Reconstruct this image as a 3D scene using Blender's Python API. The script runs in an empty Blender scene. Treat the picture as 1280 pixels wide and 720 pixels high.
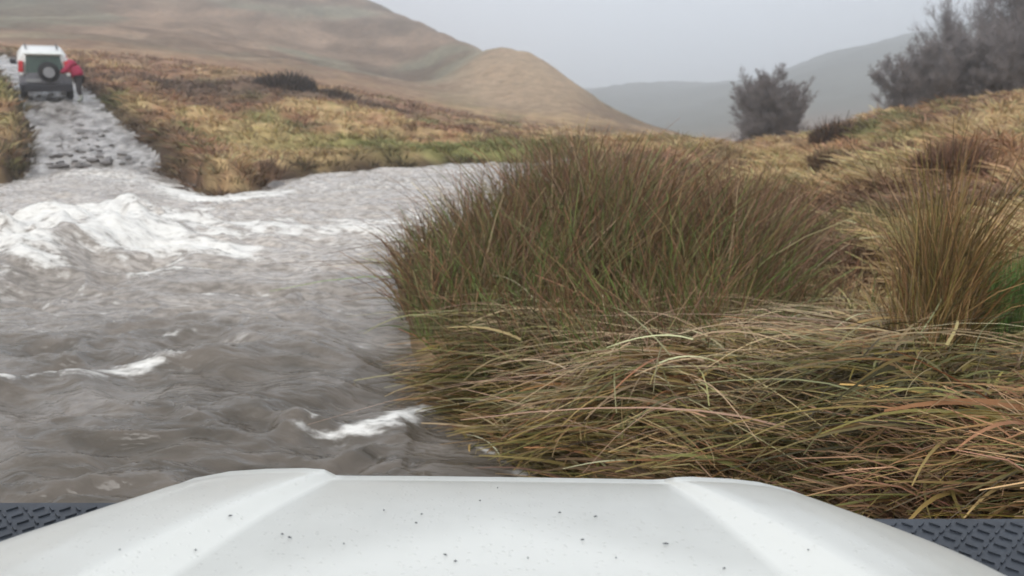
import bpy, bmesh, math, random
import numpy as np
from mathutils import Vector, Matrix
R = math.radians
random.seed(7)
rng = np.random.default_rng(11)
scene = bpy.context.scene
COL = scene.collection

# ------------------------------------------------------------------ camera, world, sun, exposure
CAMZ, PITCH, FPX = 1.9, 13.77, 1000.0
cd = bpy.data.cameras.new("camera"); cam = bpy.data.objects.new("camera", cd); COL.objects.link(cam)
cam.location = (0, 0, CAMZ); cam.rotation_euler = (R(90 - PITCH), 0, 0)
cd.sensor_width = 36; cd.lens = 36 * FPX / 1280; cd.clip_start = 0.05; cd.clip_end = 6000
cd.dof.use_dof = True; cd.dof.focus_distance = 2.1; cd.dof.aperture_fstop = 3.6
scene.camera = cam

w = bpy.data.worlds.new("World"); scene.world = w; w.use_nodes = True
nt = w.node_tree; nt.nodes.clear()
out = nt.nodes.new('ShaderNodeOutputWorld'); bg = nt.nodes.new('ShaderNodeBackground')
sky = nt.nodes.new('ShaderNodeTexSky'); sky.sky_type = 'NISHITA'; sky.sun_disc = False
SUN_EL, SUN_ROT = 42, 200
sky.sun_elevation = R(SUN_EL); sky.sun_rotation = R(SUN_ROT); sky.dust_density = 6; sky.air_density = 1.5
hs = nt.nodes.new('ShaderNodeHueSaturation'); hs.inputs['Saturation'].default_value = 0.25
mx = nt.nodes.new('ShaderNodeMix'); mx.data_type = 'RGBA'; mx.inputs[0].default_value = 0.8
tcw = nt.nodes.new('ShaderNodeTexCoord'); nzw = nt.nodes.new('ShaderNodeTexNoise'); nzw.inputs['Scale'].default_value = 1.6
nzw.inputs['Detail'].default_value = 3
rpw = nt.nodes.new('ShaderNodeValToRGB')
rpw.color_ramp.elements[0].position = 0.3; rpw.color_ramp.elements[0].color = (0.78, 0.84, 0.93, 1)
rpw.color_ramp.elements[1].position = 0.7; rpw.color_ramp.elements[1].color = (0.92, 0.95, 1.0, 1)
scw = nt.nodes.new('ShaderNodeVectorMath'); scw.operation = 'SCALE'; scw.inputs['Scale'].default_value = 8.8
L = nt.links
L.new(tcw.outputs['Generated'], nzw.inputs['Vector']); L.new(nzw.outputs['Fac'], rpw.inputs['Fac'])
L.new(rpw.outputs['Color'], scw.inputs[0])
L.new(sky.outputs[0], hs.inputs['Color']); L.new(hs.outputs[0], mx.inputs[6]); L.new(scw.outputs[0], mx.inputs[7])
L.new(mx.outputs[2], bg.inputs['Color']); bg.inputs['Strength'].default_value = 0.1
L.new(bg.outputs[0], out.inputs['Surface'])

sd = bpy.data.lights.new("sun", 'SUN'); sun = bpy.data.objects.new("sun", sd); COL.objects.link(sun)
sd.energy = 0.7; sd.angle = R(30); sd.color = (1.0, 0.97, 0.93)
sun.rotation_euler = (R(90 - SUN_EL), 0, R(180 - SUN_ROT + 0)); sun.location = (0, 0, 60)

scene.view_settings.view_transform = 'Standard'; scene.view_settings.look = 'None'
scene.view_settings.exposure = 0.62; scene.view_settings.gamma = 1; scene.view_settings.use_curve_mapping = False
scene.render.engine = 'CYCLES'
cy = scene.cycles
cy.use_denoising = True; cy.max_bounces = 8; cy.diffuse_bounces = 2; cy.glossy_bounces = 3; cy.transmission_bounces = 2
cy.volume_bounces = 4; cy.caustics_reflective = False; cy.caustics_refractive = False; cy.sample_clamp_indirect = 4

# ------------------------------------------------------------------ measuring helpers
CP, SP = math.cos(R(PITCH)), math.sin(R(PITCH))
def ray(px, py):
    u, v = (px - 640) / FPX, (360 - py) / FPX
    return u, CP + v * SP, -SP + v * CP
def at(px, py, Y):
    dx, dy, dz = ray(px, py); return (dx / dy * Y, Y, CAMZ + dz / dy * Y)
def onz(px, py, z=0.0):
    dx, dy, dz = ray(px, py); k = (z - CAMZ) / dz; return (dx * k, dy * k, z)

# ------------------------------------------------------------------ noise
def _hash(ix, iy, s):
    h = (ix.astype(np.int64) * 374761393 + iy.astype(np.int64) * 668265263 + s * 974634777) & 0x7fffffff
    h = ((h ^ (h >> 13)) * 1274126177) & 0x7fffffff
    return ((h ^ (h >> 16)) & 0xffff) / 65535.0
def vnoise(x, y, s=0):
    ix, iy = np.floor(x), np.floor(y); fx, fy = x - ix, y - iy
    fx = fx * fx * fx * (fx * (fx * 6 - 15) + 10); fy = fy * fy * fy * (fy * (fy * 6 - 15) + 10)
    a, b = _hash(ix, iy, s), _hash(ix + 1, iy, s); c, d = _hash(ix, iy + 1, s), _hash(ix + 1, iy + 1, s)
    return (a * (1 - fx) + b * fx) * (1 - fy) + (c * (1 - fx) + d * fx) * fy
def fbm(x, y, s=0, o=4):
    t = 0; a = 0.5; n = 0
    for k in range(o):
        t = t + a * vnoise(x * 2 ** k + 17.3 * k, y * 2 ** k + 5.1 * k, s + k); n += a; a *= 0.5
    return t / n
def sm(a, b, x):
    t = np.clip((x - a) / (b - a), 0, 1); return t * t * (3 - 2 * t)

# ------------------------------------------------------------------ mesh / object helpers
def mesh_np(name, verts, faces, mat, colattr=None, smooth=False, parent=None, extra=None):
    me = bpy.data.meshes.new(name); verts = np.asarray(verts, dtype=np.float32); faces = np.asarray(faces, dtype=np.int32)
    k = faces.shape[1]
    me.vertices.add(len(verts)); me.vertices.foreach_set('co', verts.ravel())
    me.loops.add(faces.size); me.loops.foreach_set('vertex_index', faces.ravel())
    me.polygons.add(len(faces)); me.polygons.foreach_set('loop_start', np.arange(0, faces.size, k, dtype=np.int32))
    try: me.polygons.foreach_set('loop_total', np.full(len(faces), k, dtype=np.int32))
    except Exception: pass
    me.update(calc_edges=True)
    me.polygons.foreach_set('use_smooth', np.full(len(faces), bool(smooth)))
    if colattr is not None:
        a = me.color_attributes.new('Col', 'FLOAT_COLOR', 'POINT')
        c = np.ones((len(verts), 4), dtype=np.float32); c[:, :3] = colattr; a.data.foreach_set('color', c.ravel())
    for nme, vals in (extra or {}).items():
        a = me.attributes.new(nme, 'FLOAT', 'POINT'); a.data.foreach_set('value', np.asarray(vals, dtype=np.float32))
    me.materials.append(mat)
    o = bpy.data.objects.new(name, me); COL.objects.link(o)
    if parent: o.parent = parent
    return o
def obj(name, bm, mat, parent=None, smooth=False):
    me = bpy.data.meshes.new(name); bmesh.ops.recalc_face_normals(bm, faces=bm.faces[:]); bm.to_mesh(me); bm.free()
    me.materials.append(mat)
    if smooth: me.polygons.foreach_set('use_smooth', [True] * len(me.polygons))
    o = bpy.data.objects.new(name, me); COL.objects.link(o)
    if parent: o.parent = parent
    return o
def tag(o, label=None, cat=None, group=None, kind=None):
    if label: o['label'] = label
    if cat: o['category'] = cat
    if group: o['group'] = group
    if kind: o['kind'] = kind
    return o
def empty(name, loc, rot=(0, 0, 0)):
    o = bpy.data.objects.new(name, None); COL.objects.link(o); o.location = loc; o.rotation_euler = rot
    o.empty_display_size = 0.2; return o
def box(bm, c, s, rot=None, bevel=0.0):
    r = bmesh.ops.create_cube(bm, size=1.0); vs = r['verts']
    M = Matrix.Translation(c) @ (rot.to_4x4() if rot else Matrix()) @ Matrix.Diagonal((s[0], s[1], s[2], 1))
    bmesh.ops.transform(bm, matrix=M, verts=vs)
    if bevel:
        es = list({e for v in vs for e in v.link_edges})
        bmesh.ops.bevel(bm, geom=es, offset=bevel, segments=3, affect='EDGES', profile=0.6)
def cyl(bm, c, r, d, axis='Y', seg=28, r2=None):
    rot = {'X': Matrix.Rotation(R(90), 4, 'Y'), 'Y': Matrix.Rotation(R(90), 4, 'X'), 'Z': Matrix()}[axis]
    bmesh.ops.create_cone(bm, cap_ends=True, segments=seg, radius1=r, radius2=r if r2 is None else r2, depth=d,
                          matrix=Matrix.Translation(c) @ rot)

# ------------------------------------------------------------------ materials
def newmat(name):
    m = bpy.data.materials.new(name); m.use_nodes = True
    return m, m.node_tree, m.node_tree.nodes['Principled BSDF']
def plain(name, col, rough=0.5, metal=0.0, noise=0.06, nscale=8, spec=0.5, coat=0.0, bump=0.0, bscale=60):
    m, t, b = newmat(name)
    n = t.nodes.new('ShaderNodeTexNoise'); n.inputs['Scale'].default_value = nscale; n.inputs['Detail'].default_value = 6
    tc = t.nodes.new('ShaderNodeTexCoord'); t.links.new(tc.outputs['Object'], n.inputs['Vector'])
    mr = t.nodes.new('ShaderNodeMapRange'); mr.inputs[1].default_value = .3; mr.inputs[2].default_value = .7
    mr.inputs[3].default_value = 1 - noise; mr.inputs[4].default_value = 1 + noise
    t.links.new(n.outputs['Fac'], mr.inputs[0])
    v = t.nodes.new('ShaderNodeVectorMath'); v.operation = 'SCALE'; v.inputs[0].default_value = col
    t.links.new(mr.outputs[0], v.inputs['Scale']); t.links.new(v.outputs[0], b.inputs['Base Color'])
    b.inputs['Roughness'].default_value = rough; b.inputs['Metallic'].default_value = metal
    b.inputs['Specular IOR Level'].default_value = spec; b.inputs['Coat Weight'].default_value = coat
    if bump:
        n2 = t.nodes.new('ShaderNodeTexNoise'); n2.inputs['Scale'].default_value = bscale; n2.inputs['Detail'].default_value = 4
        t.links.new(tc.outputs['Object'], n2.inputs['Vector'])
        bp = t.nodes.new('ShaderNodeBump'); bp.inputs['Strength'].default_value = bump; bp.inputs['Distance'].default_value = .01
        t.links.new(n2.outputs['Fac'], bp.inputs['Height']); t.links.new(bp.outputs[0], b.inputs['Normal'])
    return m
def colmat(name, rough=0.75, spec=0.25, trans=0.0, nscale=0.0, namt=0.25, bump=0.0, bdist=0.05):
    m, t, b = newmat(name)
    a = t.nodes.new('ShaderNodeVertexColor'); a.layer_name = 'Col'
    src = a.outputs['Color']
    if nscale:
        tc = t.nodes.new('ShaderNodeTexCoord'); n = t.nodes.new('ShaderNodeTexNoise')
        n.inputs['Scale'].default_value = nscale; n.inputs['Detail'].default_value = 8; n.inputs['Roughness'].default_value = .65
        t.links.new(tc.outputs['Object'], n.inputs['Vector'])
        mr = t.nodes.new('ShaderNodeMapRange'); mr.inputs[1].default_value = .3; mr.inputs[2].default_value = .7
        mr.inputs[3].default_value = 1 - namt; mr.inputs[4].default_value = 1 + namt; t.links.new(n.outputs['Fac'], mr.inputs[0])
        v = t.nodes.new('ShaderNodeVectorMath'); v.operation = 'SCALE'
        t.links.new(src, v.inputs[0]); t.links.new(mr.outputs[0], v.inputs['Scale']); src = v.outputs[0]
        if bump:
            bp = t.nodes.new('ShaderNodeBump'); bp.inputs['Strength'].default_value = bump; bp.inputs['Distance'].default_value = bdist
            t.links.new(n.outputs['Fac'], bp.inputs['Height']); t.links.new(bp.outputs[0], b.inputs['Normal'])
    t.links.new(src, b.inputs['Base Color'])
    b.inputs['Roughness'].default_value = rough; b.inputs['Specular IOR Level'].default_value = spec
    return m
M_ground = colmat('moor_turf', .95, .1, nscale=2.2, namt=.35, bump=.6, bdist=.12)
M_hill = colmat('hill_turf', .95, .05, nscale=.9, namt=.3, bump=.6, bdist=1.0)
M_far = colmat('far_hill_turf', .95, .05, nscale=.02, namt=.2)
M_blade = colmat('grass_blade', .6, .3)
M_twig = plain('bare_bark', (.20, .175, .17), .9, noise=.3, nscale=3)
M_rock = plain('wet_rock', (.115, .10, .09), .35, noise=.45, nscale=6, bump=.5, bscale=12)

# ------------------------------------------------------------------ plan of river, track and land
far_shore = [onz(-900, 300), onz(-300, 236), onz(-60, 231), onz(20, 231), onz(46, 224),
             onz(60, 216), onz(120, 212), onz(178, 213), onz(204, 224), onz(228, 238), onz(272, 246), onz(325, 243), onz(338, 230), onz(372, 222),
             onz(430, 216), onz(505, 213), onz(560, 208), onz(620, 206), onz(668, 205), onz(700, 201), onz(760, 197), onz(800, 195)]
near_shore = [onz(815, 199), onz(770, 208), onz(700, 230), onz(620, 268), onz(560, 310), onz(512, 350), onz(492, 385), onz(488, 420), onz(505, 465), onz(548, 515),
              onz(590, 552), onz(650, 592), (0.36, 3.2, 0), (0.95, 2.6, 0), (1.55, 1.9, 0), (1.7, 0.5, 0), (2.2, -3, 0), (3.5, -7, 0), (-6, -8, 0), (-26, -6, 0), (-40, 4, 0)]
poly = np.array([p[:2] for p in far_shore + near_shore])
def sdist(x, y, P=poly):
    """distance to the shoreline, positive on land"""
    d = np.full(x.shape, 1e9); ins = np.zeros(x.shape, bool); n = len(P)
    for i in range(n):
        ax, ay = P[i]; bx, by = P[(i + 1) % n]
        ex, ey = bx - ax, by - ay; t = np.clip(((x - ax) * ex + (y - ay) * ey) / (ex * ex + ey * ey + 1e-9), 0, 1)
        d = np.minimum(d, np.hypot(x - ax - t * ex, y - ay - t * ey))
        c = ((ay > y) != (by > y)) & (x < (bx - ax) * (y - ay) / (by - ay + 1e-12) + ax); ins ^= c
    return np.where(ins, -d, d)
tr = [onz(124, 242)[:2] + (-.55,), onz(122, 229)[:2] + (-.22,), onz(119, 217)[:2] + (.0,), at(116, 190, 21.0), at(100, 160, 24.6), at(76, 126, 28.8), at(50, 100, 34), at(8, 76, 42), at(-60, 66, 50), at(-160, 60, 62)]
TR = np.array(tr)
TRH = np.array([1.5, 1.45, 1.42, 1.36, 1.25, 1.2, 1.15, 1.1, 1.2, 1.7])
def catmull(P, k=8):
    P = np.asarray(P, float); Q = np.concatenate([P[:1], P, P[-1:]]); o_ = []
    for i in range(1, len(Q) - 2):
        for q in range(k):
            t = q / k; o_.append(.5 * (2 * Q[i] + (Q[i + 1] - Q[i - 1]) * t + (2 * Q[i - 1] - 5 * Q[i] + 4 * Q[i + 1] - Q[i + 2]) * t ** 2 + (3 * Q[i] - Q[i - 1] - 3 * Q[i + 1] + Q[i + 2]) * t ** 3))
    return np.array(o_ + [Q[-2]])
_tt = catmull(np.column_stack([TR, TRH])); TR, TRH = _tt[:, :3], _tt[:, 3]
def trackd(x, y):
    d = np.full(x.shape, 1e9); z = np.zeros(x.shape)
    for i in range(len(TR) - 1):
        a, b = TR[i], TR[i + 1]; e = b - a
        t = np.clip(((x - a[0]) * e[0] + (y - a[1]) * e[1]) / (e[0] ** 2 + e[1] ** 2), 0, 1)
        dd = np.hypot(x - a[0] - t * e[0], y - a[1] - t * e[1]) - (TRH[i] + t * (TRH[i + 1] - TRH[i]))
        m = dd < d; d = np.where(m, dd, d); z = np.where(m, a[2] + t * e[2], z)
    return d, z
ctl = []
def c(px, py, Y, dz=0):
    X, Y, Z = at(px, py, Y)
    if 17 < Y < 50 and px > 640: dz -= .32 + .22 * (Y > 24)
    elif 17 < Y < 90: dz -= .18
    ctl.append((X, Y, Z + dz))
# left bank, next to the track
for a in [(-200,190,20),(-60,180,20.5),(20,195,20),(20,150,22.5),(10,105,28),(-120,120,27),(-300,140,24),(0,84,36),
          (225,205,18),(205,180,20.5),(180,150,24),(140,118,29),(118,95,34),(280,215,17.5),(330,220,17),(300,180,21),(260,150,25),(210,120,30),
          (380,195,20),(450,195,21),(520,192,23),(600,188,25),(660,188,26),(400,165,25),(500,168,27),(600,172,31),(690,182,30),(760,186,32),
          (300,130,31),(400,135,32),(500,146,36),(600,158,42),(700,166,45),(780,172,44),(850,172,42),
          (130,80,42),(200,88,42),(300,100,42),(400,112,46),(500,126,52),(40,62,50),(-80,50,52),(-250,60,50),(-400,80,40),
          (0,45,75),(120,50,80),(250,66,85),(380,82,90),(480,98,95),(560,115,90),(620,138,75),(-200,25,80),
          (0,10,130),(150,14,140),(300,30,150),(420,50,160),(500,72,150),(560,95,125),(-250,-20,130),
          (0,-60,230),(150,-60,240),(280,-50,250),(380,-28,250),(430,-14,235),(470,3,215),(510,24,190),(545,44,165),(575,58,140),(-300,-100,230),
          (600,68,118),(622,64,112),(645,66,108),(668,76,104),(690,92,100),(712,110,97),(740,128,93),(780,146,88),(820,158,84),(860,167,80),(900,172,76),  # starts with an added knoll shaped after a windscreen droplet smear
          (640,110,90),(670,125,84),(700,142,75),(745,158,65),(600,125,84),
          # right-hand slope
          (1280,108,25),(1340,100,26),(1200,116,26),(1150,122,27),(1110,130,28),(1060,146,29),(1020,158,30),(980,166,32),(930,172,36),(1450,90,26),
          (1280,150,18),(1180,160,18),(1080,178,19),(1000,192,20),(930,196,24),(1280,215,11.5),(1180,225,11.5),(1080,232,12),(980,232,14),(900,215,18),(1450,180,15),
          ]: c(*a)
for a in [(1280,300,7.4,-.1),(1180,310,7.4,-.15),(1060,310,8,-.25),(950,300,9,-.25),(1280,400,5,-.15),(1150,400,5.2,-.25),(1000,390,5.8,-.35),(1500,380,5,-.1),
          (850,380,6.5,-.4),(760,400,6.3,-.4),(680,420,6,-.35),(600,400,6.6,-.4),(560,360,7.4,-.4),(640,330,8.5,-.5),(760,300,9.5,-.5),(860,270,11,-.5),
          (720,500,4.4,-.25),(640,500,4.5,-.3),(850,500,4.0,-.25),(1000,500,3.7,-.25),(1150,510,3.3,-.22),(1280,520,3.1,-.2),(1280,620,2.35,-.15),(1450,600,2.4,-.1),
          (760,575,3.55,-.3),(900,575,3.1,-.3),(1060,600,2.75,-.25)]: c(*a)
# land falling away behind the near skyline, the valley, and the distant hills
for a in [(1450,130,60),(1280,150,60),(1150,160,60),(1000,182,60),(900,185,110),(820,176,130),(720,160,150),(650,130,170),(560,90,240),(470,40,330),(380,10,380),(200,-20,400),(0,-20,400),(-300,-60,400),
          (900,190,250),(760,175,260),(1100,175,200),(1280,160,200),(1450,150,200),
          (700,118,640),(740,112,680),(800,108,700),(860,105,700),(920,101,680),(960,97,600),(990,86,520),(1030,75,480),(1080,63,470),(1130,53,470),(1200,38,480),(1280,22,500),(1450,0,500),
          (960,150,330),(1100,130,330),(1280,120,330),(800,150,450),
          (740,140,1100),(900,130,1100),(1100,90,900),(1280,60,900),(560,120,700),(400,60,800),(200,20,800),(0,0,800),(-300,-40,800)]: c(*a)
ctl = np.array(ctl)
cth, cr = np.degrees(np.arctan2(ctl[:, 0], ctl[:, 1])), np.hypot(ctl[:, 0], ctl[:, 1]); cq = (ctl[:, 2] - CAMZ) / cr
bth, br, bz = [], [], []
for th in (-160, -130, -100, -75, 65, 90, 120, 150, 180):
    for r_, z_ in ((1.2, .3), (3, .35), (8, .5), (25, 1.3), (60, 5), (200, 22), (600, 60), (1200, 60)):
        bth.append(th); br.append(r_); bz.append(z_)
bth, br, bz = map(np.array, (bth, br, bz))
th_ = np.concatenate([cth, bth]); r_ = np.concatenate([cr, br]); q_ = np.concatenate([cq, (bz - CAMZ) / br])
# wrap round the back
m1 = th_ > 60; m2 = th_ < -90
TH = np.concatenate([th_, th_[m1] - 360, th_[m2] + 360]); RR = np.concatenate([r_, r_[m1], r_[m2]]); QQ = np.concatenate([q_, q_[m1], q_[m2]])
def enc(th, r): return np.stack([th / 14.0, np.log(r) * 1.5], -1)
Cn = enc(TH, RR)
def ker(A, B): return np.sqrt(((A[:, None, :] - B[None, :, :]) ** 2).sum(-1) + 0.02)
Kn = ker(Cn, Cn); n_ = len(Cn)
Pn = np.concatenate([np.ones((n_, 1)), Cn], 1)
A_ = np.block([[Kn + 0.004 * np.eye(n_) * -1, Pn], [Pn.T, np.zeros((3, 3))]])
Wt = np.linalg.lstsq(A_, np.concatenate([QQ, np.zeros(3)]), rcond=None)[0]
def land(x, y):
    th = np.degrees(np.arctan2(x, y)).ravel(); r = np.maximum(np.hypot(x, y).ravel(), .8); q = np.empty_like(r)
    for i in range(0, len(r), 20000):
        E = enc(th[i:i + 20000], r[i:i + 20000]); q[i:i + 20000] = ker(E, Cn) @ Wt[:n_] + Wt[n_] + E @ Wt[n_ + 1:]
    return (CAMZ + q * r).reshape(x.shape)
def ground(x, y):
    x = np.asarray(x, float); y = np.asarray(y, float)
    r = np.hypot(x, y); z = land(x, y)
    # tussocky relief
    near = sm(90, 30, r)
    z = z + (fbm(x * .55, y * .55, 3, 3) - .5) * .95 * near * sm(3, 12, r) + (fbm(x * 1.7, y * 1.7, 9, 2) - .5) * .34 * sm(60, 25, r)
    z = z + (fbm(x * .03, y * .03, 21, 4) - .5) * sm(70, 200, r) * r * .016 + (fbm(x * .16, y * .16, 23, 4) - .5) * sm(45, 110, r) * 1.5
    d = sdist(x, y)
    wob = (fbm(x * 1.3, y * 1.3, 31, 3) - .5) * .5 * sm(2, 14, r)
    ds = d + wob
    zl = np.maximum(z, .16 + .26 * sm(0, .8, ds) * sm(8, 14, r) - 12 * sm(1.5, 12, ds))
    zl = np.where(r < 60, zl, z)
    t = sm(-.05, .34 + .010 * r + .35 * sm(13, 9, r), ds)
    bed = -.45 * sm(0, 1.2, -ds) - .03
    z2 = np.where(ds > -.05, bed * (1 - t) + zl * t, bed)
    td, tz = trackd(x, y)
    zt = tz - .03 + (fbm(x * 2.2, y * 4.4, 41, 4) - .5) * .24 + (fbm(x * 5.5, y * 9, 43, 2) - .5) * .10
    z2 = z2 + .22 * np.exp(-((td - .6) / .45) ** 2) * (z2 > .1) * (r < 60)
    k = sm(.50, -.02, td + wob * .5)
    z2 = z2 * (1 - k) + zt * k
    return z2, d, td
STRAW, BROWN, GREEN, RUST, DARK = map(np.array, ((.49, .345, .175), (.20, .12, .072), (.19, .20, .07), (.37, .20, .115), (.075, .052, .038)))
HILLG, HILLB, BEIGE = np.array((.205, .185, .13)), np.array((.26, .18, .125)), np.array((.42, .30, .20))
def lerp(a, b, t): return a * (1 - t[..., None]) + b * t[..., None]
def turf_colour(x, y, z):
    r = np.hypot(x, y) + 1e-6; th = np.degrees(np.arctan2(x, y)); lr = np.log(r) * 9
    n1 = fbm(th * .22, lr * .8, 50, 4); n2 = fbm(th * .35 + 9, lr * 1.3, 60, 4); n3 = fbm(x * .8, y * .8, 70, 3); n1 = .6 * n1 + .4 * fbm(x * .9 + 5, y * .9, 72, 3)
    near = lerp(np.broadcast_to(STRAW, x.shape + (3,)), BROWN, sm(.49, .60, n1)); near = lerp(near, GREEN, .7 * sm(.56, .72, n2)); near = lerp(near, RUST, .7 * sm(.54, .68, n3)); near = lerp(near, BROWN * .7, .75 * sm(.47, .34, fbm(x * .55, y * .55, 3, 3)))
    # green strip by the far bank, dark heather bed on the flat
    px = 640 + FPX * 0; 
    gx, gy, _ = at(600, 192, 24); g = np.exp(-(((x - gx + 1) / 5.0) ** 2 + ((y - 22.8) / 2.2) ** 2)); near = lerp(near, GREEN * 1.25, np.clip(g * 1.0, 0, .8))
    hx, hy, _ = at(370, 104, 44); hb = np.exp(-(((x - hx) / 3.6) ** 2 + ((y - hy) / 2.6) ** 2)); near = lerp(near, DARK, np.clip(hb * 1.6, 0, .95))
    hb = np.exp(-((th + 16) / 12) ** 2 - ((np.log(r) - 3.72 - (th + 16) * .004) / .07) ** 2); near = lerp(near, DARK * 1.7, np.clip(hb * 1.3, 0, .85))
    e2 = th * .16
    hill = lerp(np.broadcast_to(HILLG, x.shape + (3,)), HILLB, sm(.40, .62, fbm(e2 * .6, lr * .55, 80, 4)))
    hill = lerp(hill, HILLB * .6, .8 * sm(.57, .68, fbm(e2 * .7 + 4, lr * 1.1, 90, 3)))
    col = lerp(near, hill, sm(48, 110, r))
    hr = sm(40, 90, r); col = col * (1 + hr[..., None] * ((fbm(x * .22, y * .10, 95, 5) - .5) * 1.1)[..., None]); col = lerp(col, HILLB * .5, .55 * hr * sm(.56, .66, fbm(x * .12, y * .07, 97, 5)))
    kx, ky, _ = at(655, 110, 100); kn = np.exp(-(((x - kx) / 8) ** 2 + ((y - ky) / 22) ** 2)); col = lerp(col, BEIGE, np.clip(1.3 * kn, 0, .8))  # tan of the added knoll, taken from a droplet smear on the windscreen
    pink = np.exp(-((np.log(r) - 4.2) / .35) ** 2) * sm(-2, -8, th); col = lerp(col, np.array((.34, .215, .15)), .6 * pink)
    farc = np.broadcast_to(np.array((.10, .105, .085)), x.shape + (3,)); col = lerp(col, farc, sm(300, 380, r) * sm(0, 3, th))
    return col

# ------------------------------------------------------------------ ground sheet (one grid, split into named surfaces)
thd = np.concatenate([np.arange(-180, -44, 3.0), np.arange(-44, 44, .22), np.arange(44, 180.1, 3.0)])
lrs = np.exp(np.concatenate([np.linspace(math.log(.6), math.log(9), 90, endpoint=False), np.linspace(math.log(9), math.log(70), 230, endpoint=False), np.linspace(math.log(70), math.log(1000), 170)]))
TT, LR = np.meshgrid(np.radians(thd), lrs, indexing='ij')
GX, GY = LR * np.sin(TT), LR * np.cos(TT)
GZ, GD, GT = ground(GX, GY)
GC = turf_colour(GX, GY, GZ)
GZ = GZ.copy()
# peat: dark earth and painted-in shadow along bank and track edges
peat_shade = sm(.5, .05, np.minimum(np.abs(GD), np.abs(GT - .15))) * (LR < 60); GC = lerp(GC, np.array((.06, .042, .03)), peat_shade * .9)
na, nb = GX.shape
idx = np.arange(na * nb).reshape(na, nb)
F = np.stack([idx[:-1, :-1], idx[1:, :-1], idx[1:, 1:], idx[:-1, 1:]], -1).reshape(-1, 4)
V = np.stack([GX, GY, GZ], -1).reshape(-1, 3); VC = GC.reshape(-1, 3)
fc = lambda a: a.ravel()[F].mean(1)
fr, fth, ftd, fdd = fc(LR), np.degrees(fc(TT)), fc(GT), fc(GD)
m_far = (fr > 290) & (fth > 2)
m_track = (ftd < .06) & (fdd > -.65) & ~m_far
m_hill = (fr > 62) & ~m_far & ~m_track
m_bed = (fdd < -.6) & ~m_track & (fr < 70)
m_moor = ~(m_far | m_track | m_hill | m_bed)
def sub(name, mask, mat, smooth=True, tint=None):
    f = F[mask]; u, inv = np.unique(f, return_inverse=True)
    c_ = VC[u]
    if tint is not None: c_ = tint(V[u], c_)
    return tag(mesh_np(name, V[u], inv.reshape(-1, 4), mat, c_, smooth), kind='structure')
sub('moorland_ground', m_moor, M_ground); sub('hillside', m_hill, M_hill); sub('distant_hills', m_far, M_far)
M_bed = colmat('river_bed', .8, .3, nscale=4, namt=.4)
sub('river_bed', m_bed, M_bed, tint=lambda v, c_: np.broadcast_to(np.array((.09, .07, .05)), c_.shape))
M_track = colmat('wet_stony_track', .2, .8, nscale=5, namt=.4, bump=.9, bdist=.07)
def tint_track(v, c_):
    n = fbm(v[:, 0] * 3, v[:, 1] * 3, 5, 3); return lerp(np.broadcast_to(np.array((.40, .37, .34)), c_.shape), np.array((.13, .11, .09)), sm(.45, .65, n))
sub('stony_track', m_track, M_track, tint=tint_track)

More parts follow.
